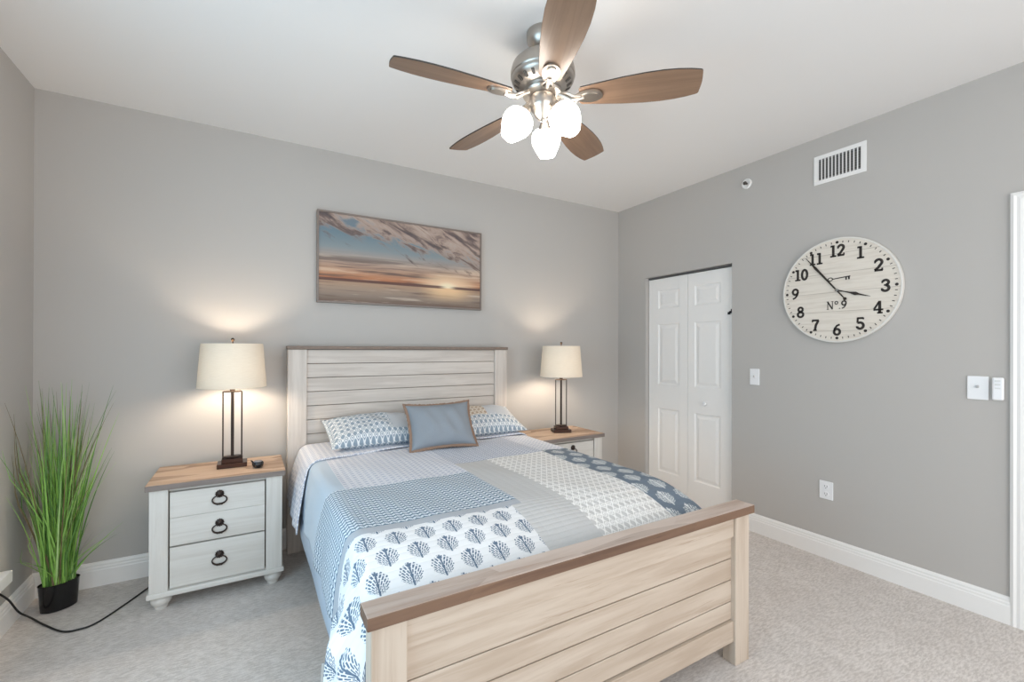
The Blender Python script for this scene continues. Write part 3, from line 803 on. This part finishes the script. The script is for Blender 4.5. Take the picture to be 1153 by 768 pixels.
def glyph(ch):
    """list of (points, width factor, closed) in a box 0.62 wide and 1 high; slab serif"""
    T_ = .17
    if ch == '1': return [([(.33, 1), (.33, 0)], T_), ([(.10, .93), (.33, .93)], .14), ([(.08, .06), (.58, .06)], .12)], .62
    if ch == '2': return [(arc(.33, .71, .22, .22, 165, -35)+[(.30, .28), (.08, .10)], T_), ([(.06, .075), (.60, .075)], .15), ([(.57, .05), (.57, .24)], .10), ([(.10, .66), (.10, .80)], .11)], .66
    if ch == '3': return [(arc(.32, .735, .20, .19, 160, -75), T_*.95), (arc(.31, .29, .23, .22, 85, -160), T_), ([(.22, .53), (.36, .53)], .12), ([(.11, .70), (.11, .82)], .10), ([(.08, .16), (.08, .30)], .10)], .64
    if ch == '4': return [([(.43, 1), (.43, 0)], T_), ([(.40, .95), (.06, .36)], .12), ([(.02, .30), (.66, .30)], .12), ([(.26, .05), (.62, .05)], .11)], .70
    if ch == '5': return [([(.13, .93), (.55, .93)], .14), ([(.16, .97), (.14, .55)], .12), ([(.14, .56)]+arc(.32, .32, .23, .25, 110, -160), T_), ([(.55, .82), (.55, .97)], .09), ([(.09, .16), (.09, .28)], .10)], .66
    if ch == '6': return [([(.54, .93), (.34, .84), (.18, .62), (.11, .36)], .13), (arc(.33, .31, .22, .24, 180, 540, 22), T_*.95)], .66
    if ch == '7': return [([(.06, .92), (.60, .92)], .15), ([(.56, .90), (.36, .50), (.28, 0)], T_), ([(.09, .76), (.09, .97)], .10), ([(.14, .05), (.44, .05)], .10)], .64
    if ch == '8': return [(arc(.33, .74, .185, .18, 0, 360, 22), T_*.9), (arc(.33, .28, .23, .22, 0, 360, 22), T_*.95)], .66
    if ch == '9': return [(arc(.33, .69, .22, .24, 0, 360, 22), T_*.95), ([(.55, .64), (.49, .38), (.33, .16), (.12, .07)], .13)], .66
    if ch == '0': return [(arc(.33, .5, .235, .43, 0, 360, 26), T_)], .68
    if ch == 'N': return [([(.14, .97), (.14, .03)], .08), ([(.12, .97), (.66, .03)], .15), ([(.66, .97), (.66, .03)], .08), ([(.02, .97), (.24, .97)], .06), ([(.54, .97), (.78, .97)], .06), ([(.02, .03), (.26, .03)], .06)], .84
    if ch == 'o': return [(arc(.25, .78, .16, .17, 0, 360, 18), .10)], .50
    if ch == '.': return [([(.10, .02), (.10, .13)], .11)], .24
def text(bm, s, cx, cy, h, wsc=1.0, bold=1.14):
    gs = [glyph(c) for c in s]; W = sum(g[1] for g in gs)*h*wsc; x = cx - W/2
    for strokes, adv in gs:
        for pts, wd in strokes:
            ribbon(bm, [(x+p[0]*h*wsc, cy - h/2 + p[1]*h) for p in pts], wd*h*bold)
        x += adv*h*wsc
for k in range(1, 13):
    bm = bmesh.new()
    a = radians(90-30*k); rr = RC*.755
    if k in (10, 11, 12): text(bm, str(k), rr*cos(a)*.98, rr*sin(a), .074, .92)
    else: text(bm, str(k), rr*cos(a), rr*sin(a), .074)
    link('numeral', finish(bm), INK, clk)
for k in range(60):
    a = radians(6*k); r0 = RC*.915; bm = bmesh.new()
    if k % 5 == 0:
        prism(bm, [(r0*cos(a)+.0085*cos(2*pi*i/16), r0*sin(a)+.0085*sin(2*pi*i/16)) for i in range(16)], ZF, ZN, CLKX)
    else: ribbon(bm, [((r0-.006)*cos(a), (r0-.006)*sin(a)), ((r0+.006)*cos(a), (r0+.006)*sin(a))], .0042)
    link('minute_mark' if k % 5 else 'hour_dot', finish(bm), INK, clk)
bm = bmesh.new(); text(bm, 'No.9', -.002, -.094, .052, .98, .95)
link('lettering', finish(bm), INK, clk)
bm = bmesh.new(); kx, ky = -.038, .072
ribbon(bm, arc(kx, ky, .013, .010, 0, 360, 16), .005); ribbon(bm, [(kx+.013, ky), (kx+.110, ky+.008)], .006)
ribbon(bm, [(kx+.088, ky+.006), (kx+.088, ky-.013)], .008); ribbon(bm, [(kx+.103, ky+.008), (kx+.103, ky-.012)], .009)
link('key_emblem', finish(bm), INK, clk)
def hand(bm, ang, spec, z0, z1):
    ca, sa = cos(radians(ang)), sin(radians(ang))
    ribbon(bm, [(r*ca, r*sa) for r, _ in spec], [w_ for _, w_ in spec], z0, z1)
bm = bmesh.new()
hand(bm, 128, [(-.075, .006), (0, .009), (.06, .010), (.16, .013), (.20, .016), (.225, .008), (.29, .003)], .034, .0355)
prism(bm, [(-.075*cos(radians(128))+.010*cos(2*pi*i/16), -.075*sin(radians(128))+.010*sin(2*pi*i/16)) for i in range(16)], .034, .0355, CLKX)
link('minute_hand', finish(bm), INK, clk)
bm = bmesh.new()
hand(bm, -17.5, [(0, .008), (.05, .006), (.075, .009), (.105, .022), (.125, .010), (.185, .002)], .0305, .032)
link('hour_hand', finish(bm), INK, clk)
link('hub', finish(lathe(bmesh.new(), [(.009, .026), (.009, .037), (.004, .038), (0, .038)], 20, CLKX)), simple('pewter_hub', (0.25, 0.24, 0.22), .4, .6), clk, True)

# ------------------------------------------------------------------ wall fittings on the right wall
def on_right(name, loc, label, cat): return tag(empty(name, loc), label, cat)
v = on_right('air_vent', (0, -1.972, 2.523), 'white rectangular air vent with dark slots high on the right wall', 'vent')
vw, vh = .146, .094
bm = boxes((-.008, 0, -vw, vw, vh-.026, vh, .002), (-.008, 0, -vw, vw, -vh, -vh+.026, .002), (-.008, 0, -vw, -vw+.026, -vh+.026, vh-.026, .002), (-.008, 0, vw-.026, vw, -vh+.026, vh-.026, .002))
link('frame', bm, TRIM, v)
link('duct', boxes((-.0015, 0, -vw+.02, vw-.02, -vh+.02, vh-.02)), DARKP, v)
bm = bmesh.new()
for k in range(13):
    yy = -vw+.026 + (2*vw-.052)*k/12; box(bm, -.008, -.003, yy-.0026, yy+.0026, -vh+.026, vh-.026)
link('slats', bm, TRIM, v)
bm = bmesh.new()
for k in range(9):
    zz = -vh+.026 + (2*vh-.052)*(k+.5)/9; box(bm, -.0035, -.0016, -vw+.026, vw-.026, zz-.0018, zz+.0018)
link('rear_slats', bm, simple('vent_grey', (.30, .29, .28), .5), v)

sp = on_right('fire_sprinkler', (0, -1.36, 2.594), 'small round white fire sprinkler near the ceiling, left of the vent', 'sprinkler')
RX = Matrix.Rotation(-pi/2, 4, 'Y')
link('escutcheon', finish(lathe(bmesh.new(), [(.038, 0), (.037, .006), (.030, .010), (.022, .007), (.018, .004)], 32, RX)), TRIM, sp, True)
link('nozzle', finish(lathe(bmesh.new(), [(.008, .004), (.008, .022), (.014, .026), (.014, .029), (0, .030)], 16, RX)), simple('sprinkler_brass', (.10, .09, .08), .4, .6), sp, True)

def plate(name, y, z, hw, hh, label, cat):
    r = on_right(name, (0, y, z), label, cat)
    link('plate', boxes((-.007, 0, -hw, hw, -hh, hh, .003)), PLAST, r); return r
r = plate('light_switch', -1.425, 1.144, .036, .060, 'single white light switch just right of the closet door', 'switch')
link('toggle', boxes((-.018, -.006, -.005, .005, -.004, .012, .002)), simple('switch_grey', (.55, .55, .55), .4), r)
r = plate('light_switch', -2.598, 1.152, .040, .060, 'wider white light switch on the right wall, next to the white remote', 'switch')
link('toggle', boxes((-.018, -.006, -.005, .005, .000, .014, .002)), simple('switch_grey_2', (.45, .45, .45), .4), r)
r = plate('wall_outlet', -1.901, .437, .040, .058, 'white double power outlet low on the right wall', 'outlet')
for dz in (-.024, .024):
    so = link('socket', finish(lathe(bmesh.new(), [(.017, .006), (.017, .009), (0, .009)], 24, Matrix.Translation((0, 0, dz)) @ RX)), PLAST, r, True)
    link('slots', boxes((-.0096, -.0088, -.008, -.0055, dz-.003, dz+.008), (-.0096, -.0088, .0055, .008, dz-.003, dz+.008), (-.0096, -.0088, -.0025, .0025, dz-.012, dz-.007)), simple('slot_dark', (.12, .12, .12), .5), so)
r = on_right('fan_remote', (0, -2.672, 1.152), 'white handheld fan remote in its wall holder, beside the right-hand door trim', 'remote')
link('holder', boxes((-.010, 0, -.016, .016, -.050, .030, .004)), PLAST, r)
link('handset', boxes((-.024, -.010, -.021, .021, -.056, .058, .007)), PLAST, r)
bm = bmesh.new()
for zz, hh in ((.040, .005), (.022, .005), (.004, .003)): box(bm, -.0258, -.0236, -.010, .010, zz-hh, zz+hh, .001)
link('buttons', bm, simple('button_grey', (.68, .69, .68), .4), r)

# ------------------------------------------------------------------ ceiling fan
NICK = N('brushed_nickel'); NICK.base((0.47, 0.43, 0.39), .34, 1.0); NICK = NICK.m
NICKD = simple('nickel_vent_dark', (.05, .045, .04), .5)
BLADE = wood('fan_blade_walnut', (0.25, 0.155, 0.10), (0.18, 0.11, 0.072), (0.10, 0.06, 0.04), 0, .4, rough=.26, freq=.8)
BLADE_EDGE = simple('fan_blade_dark_edge', (.03, .022, .018), .5)
FX, FY = -2.1085, -1.7297
fan = tag(empty('ceiling_fan', (FX, FY, 0)), 'five-blade brushed nickel ceiling fan with walnut blades and three lit glass shades', 'ceiling fan')
link('canopy', finish(lathe(bmesh.new(), [(.072, 2.738), (.072, 2.728), (.070, 2.705), (.060, 2.690), (.046, 2.670), (.030, 2.664), (.022, 2.662)], 48)), NICK, fan, True)
link('downrod', tube(bmesh.new(), [(0, 0, 2.665), (0, 0, 2.60)], .016, 16), NICK, fan, True)
mh = link('motor_housing', finish(lathe(bmesh.new(), [(.030, 2.640), (.070, 2.636), (.110, 2.618), (.135, 2.592), (.142, 2.565), (.142, 2.545), (.138, 2.540), (.138, 2.532), (.132, 2.520), (.100, 2.500), (.082, 2.492), (.078, 2.480), (.060, 2.478)], 64)), NICK, fan, True)
for k in range(20):
    bm = bmesh.new(); a = 2*pi*k/20; M_ = Matrix.Rotation(a, 4, 'Z')
    p = [M_ @ Vector(q) for q in ((.127, -.006, 2.516), (.127, .006, 2.516), (.106, .006, 2.502), (.106, -.006, 2.502))]
    d = Vector((0, 0, -.0022)); vs = [bm.verts.new(q+d) for q in p]+[bm.verts.new(q-d) for q in p]
    for f in ((0,1,2,3), (7,6,5,4), (0,4,5,1), (1,5,6,2), (2,6,7,3), (3,7,4,0)): bm.faces.new([vs[i] for i in f])
    link('vent_slot', finish(bm), NICKD, mh)
link('flywheel', finish(lathe(bmesh.new(), [(.060, 2.482), (.086, 2.480), (.090, 2.470), (.086, 2.462), (.055, 2.460)], 48)), NICK, fan, True)
link('switch_housing', finish(lathe(bmesh.new(), [(.050, 2.462), (.058, 2.450), (.058, 2.415), (.050, 2.400), (.040, 2.392), (.036, 2.376), (.022, 2.362), (.010, 2.352), (0, 2.348)], 48)), NICK, fan, True)
def blade_poly():
    # local x outwards; outline of one side, mirrored
    prof = [(.160, .036), (.168, .046), (.25, .058), (.34, .070), (.43, .078), (.50, .080), (.56, .077), (.61, .070), (.645, .062), (.652, .059), (.655, .054)]
    return [(x, w_) for x, w_ in prof] + [(.659, .02), (.660, 0), (.659, -.02)] + [(x, -w_) for x, w_ in reversed(prof)]
PH0 = 173.3; ZB = 2.447
for k in range(5):
    a = radians(PH0+72*k); R = Matrix.Translation((0, 0, ZB)) @ Matrix.Rotation(a, 4, 'Z') @ Matrix.Rotation(radians(-14), 4, 'X')
    bm = bmesh.new(); prism(bm, blade_poly(), -.0035, .0035)
    b = link('blade', finish(bm), [BLADE, BLADE_EDGE], fan)
    for p in b.data.polygons: p.material_index = 0 if abs(p.normal.z) > .7 else 1
    b.matrix_local = R
    es = b.modifiers.new('edge', 'BEVEL'); es.width = .0015; es.segments = 2
    # blade iron: curved arm and oval foot plate under the blade
    bm = bmesh.new()
    tube(bm, [(.070, 0, .018), (.095, 0, .006), (.125, 0, -.016), (.155, 0, -.016), (.18, 0, -.010)], .008, 10, rads=[.012, .010, .009, .010, .012])
    for s_ in (-1, 1): tube(bm, [(.080, s_*.010, .016), (.11, s_*.026, .0), (.14, s_*.020, -.014), (.165, s_*.010, -.012)], .005, 8)
    poly = [(.198+.062*cos(t), .036*sin(t)*(1.0+.20*cos(t))) for t in [2*pi*i/28 for i in range(28)]]
    prism(bm, poly, -.0105, -.0040)
    poly = [(.205+.042*cos(t), .023*sin(t)) for t in [2*pi*i/24 for i in range(24)]]
    prism(bm, poly, -.0150, -.0105)
    ir = link('blade_iron', finish(bm), NICK, fan, True); ir.matrix_local = Matrix.Translation((0, 0, ZB)) @ Matrix.Rotation(a, 4, 'Z') @ Matrix.Rotation(radians(-8), 4, 'X')
FROST = N('frosted_glass_lit'); FROST.base((.9, .88, .85), .3)
FROST.b.inputs['Emission Color'].default_value = (1.0, .93, .84, 1); FROST.b.inputs['Emission Strength'].default_value = FAN_EMIT; FROST = FROST.m
for az in (48, 168, 288):
    a = radians(az); tilt = radians(33)
    base_ = Matrix.Rotation(a, 4, 'Z')
    top = Vector((.075, 0, 2.392))
    R = base_ @ Matrix.Translation(top) @ Matrix.Rotation(-tilt, 4, 'Y')
    arm = tube(bmesh.new(), [base_ @ Vector(q) for q in ((.035, 0, 2.425), (.055, 0, 2.425), (.070, 0, 2.412), (.075, 0, 2.390))], .009, 12)
    ar = link('light_arm', finish(arm), NICK, fan, True)
    link('fitter', finish(lathe(bmesh.new(), [(.012, .012), (.018, .006), (.022, -.010), (.030, -.028), (.033, -.034), (.030, -.036)], 32, R)), NICK, ar, True)
    g_ = lathe(bmesh.new(), [(.026, -.030), (.046, -.034), (.060, -.048), (.067, -.068), (.067, -.084), (.062, -.104), (.052, -.126), (.041, -.146), (.034, -.158), (.030, -.156), (.0, -.138)], 40, R, False)
    link('glass_shade', finish(g_), FROST, ar, True)
bm = bmesh.new(); tube(bm, [(-.03, -.05, 2.41), (-.03, -.055, 2.33)], .0012, 6); lathe(bm, [(0, 2.333), (.005, 2.328), (.006, 2.318), (0, 2.308)], 12, Matrix.Translation((-.03, -.055, 0)))
link('pull_chain', finish(bm), NICK, fan, True)

# ------------------------------------------------------------------ potted grass
pl = tag(empty('potted_grass', (-4.072, -.188, 0)), 'tall artificial green grass in a glossy black oval pot, in the left corner', 'plant')
POT = simple('black_glossy_pot', (.006, .006, .007), .16)
PM = Matrix.Rotation(radians(28), 4, 'Z')
link('pot', finish(lathe(bmesh.new(), [(.062, 0), (.070, .004), (.078, .132), (.080, .138), (.077, .139), (.074, .130), (.0, .128)], 48, PM, True, 1.0, .70)), POT, pl, True)
link('soil', finish(lathe(bmesh.new(), [(.073, .128), (.073, .133), (0, .135)], 32, PM, True, 1.0, .69)), simple('dark_moss', (.03, .035, .02), .9), pl)
def grass():
    bm = bmesh.new(); rnd = random.Random(11)
    lay = bm.faces.layers.int.new('k')
    x0, y0 = -4.072, -.188
    for i in range(430):
        t = rnd.random(); ang = rnd.uniform(0, 2*pi); rr = sqrt(rnd.random())
        bx, by = .060*rr*cos(ang), .038*rr*sin(ang)
        by_, bx_ = bx*sin(radians(28))+by*cos(radians(28)), bx*cos(radians(28))-by*sin(radians(28))
        ln = rnd.choice((rnd.uniform(.30, .62), rnd.uniform(.55, 1.06)))
        lean = abs(rnd.gauss(0, .12)) + .02; la_ = rnd.uniform(0, 2*pi)
        if rnd.random() < .05: lean = rnd.uniform(.5, .8); ln = rnd.uniform(.25, .34)
        dx, dy = cos(la_)*lean, sin(la_)*lean
        droop = rnd.uniform(.02, .30)*lean + (rnd.uniform(.05, .14) if ln > .7 else 0)*rnd.choice((0, 1))*lean*3
        wd = rnd.uniform(.0022, .0048); seg_ = 9; face = rnd.uniform(0, pi); rows = []
        fv = Vector((cos(face), sin(face), 0))
        for k in range(seg_+1):
            f = k/seg_
            x = bx_ + dx*ln*f*(.7+.5*f); y = by_ + dy*ln*f*(.7+.5*f); z = .130 + ln*f*sqrt(max(.05, 1-lean*lean*.6)) - droop*ln*f**2.6
            X, Y = x0+x, y0+y
            if X < XL+.012: X = XL+.012+rnd.uniform(0, .004)
            if Y > -.012: Y = -.012-rnd.uniform(0, .004)
            if z < .14 and (X < XL+.03): X = XL+.03
            if z < .16 and Y > -.03: Y = -.03
            c = Vector((X-x0, Y-y0, z)); w_ = wd*(1-f**1.7)*1.0 + .0004
            rows.append((bm.verts.new(c-fv*w_), bm.verts.new(c+fv*w_)))
        mi = rnd.choice((0, 0, 1, 1, 1, 2)) if ln < .8 or rnd.random() < .8 else 3
        for a, b in zip(rows, rows[1:]):
            f_ = bm.faces.new((a[0], a[1], b[1], b[0])); f_.material_index = mi
    return bm
GR = [simple('grass_deep_green', (.10, .23, .05), .5, var=.2), simple('grass_green', (.26, .50, .10), .45, var=.2), simple('grass_bright', (.42, .62, .24), .45, var=.2), simple('grass_brown', (.16, .12, .06), .6, var=.2)]
gr = link('grass_blades', grass(), GR, pl)

# ------------------------------------------------------------------ power cord
def smooth_path(P, n=10):
    P = [Vector(p) for p in P]; out = []
    for i in range(len(P)-1):
        p0 = P[max(0, i-1)]; p1 = P[i]; p2 = P[i+1]; p3 = P[min(len(P)-1, i+2)]
        for k in range(n):
            t = k/n; out.append(.5*((2*p1)+(-p0+p2)*t+(2*p0-5*p1+4*p2-p3)*t*t+(-p0+3*p1-3*p2+p3)*t**3))
    out.append(P[-1]); return out
cp = smooth_path([(-4.220, -.380, .20), (-4.205, -.335, .145), (-4.188, -.285, .06), (-4.150, -.270, .012), (-4.08, -.36, .006), (-3.985, -.475, .006), (-3.92, -.495, .006), (-3.86, -.465, .006), (-3.78, -.33, .006), (-3.715, -.20, .006), (-3.66, -.10, .006), (-3.55, -.05, .006)])
tag(link('power_cord', finish(tube(bmesh.new(), cp, .0042, 8)), simple('black_cord', (.012, .012, .012), .5), None, True), 'black power cord looping over the carpet in front of the potted grass', 'cord')
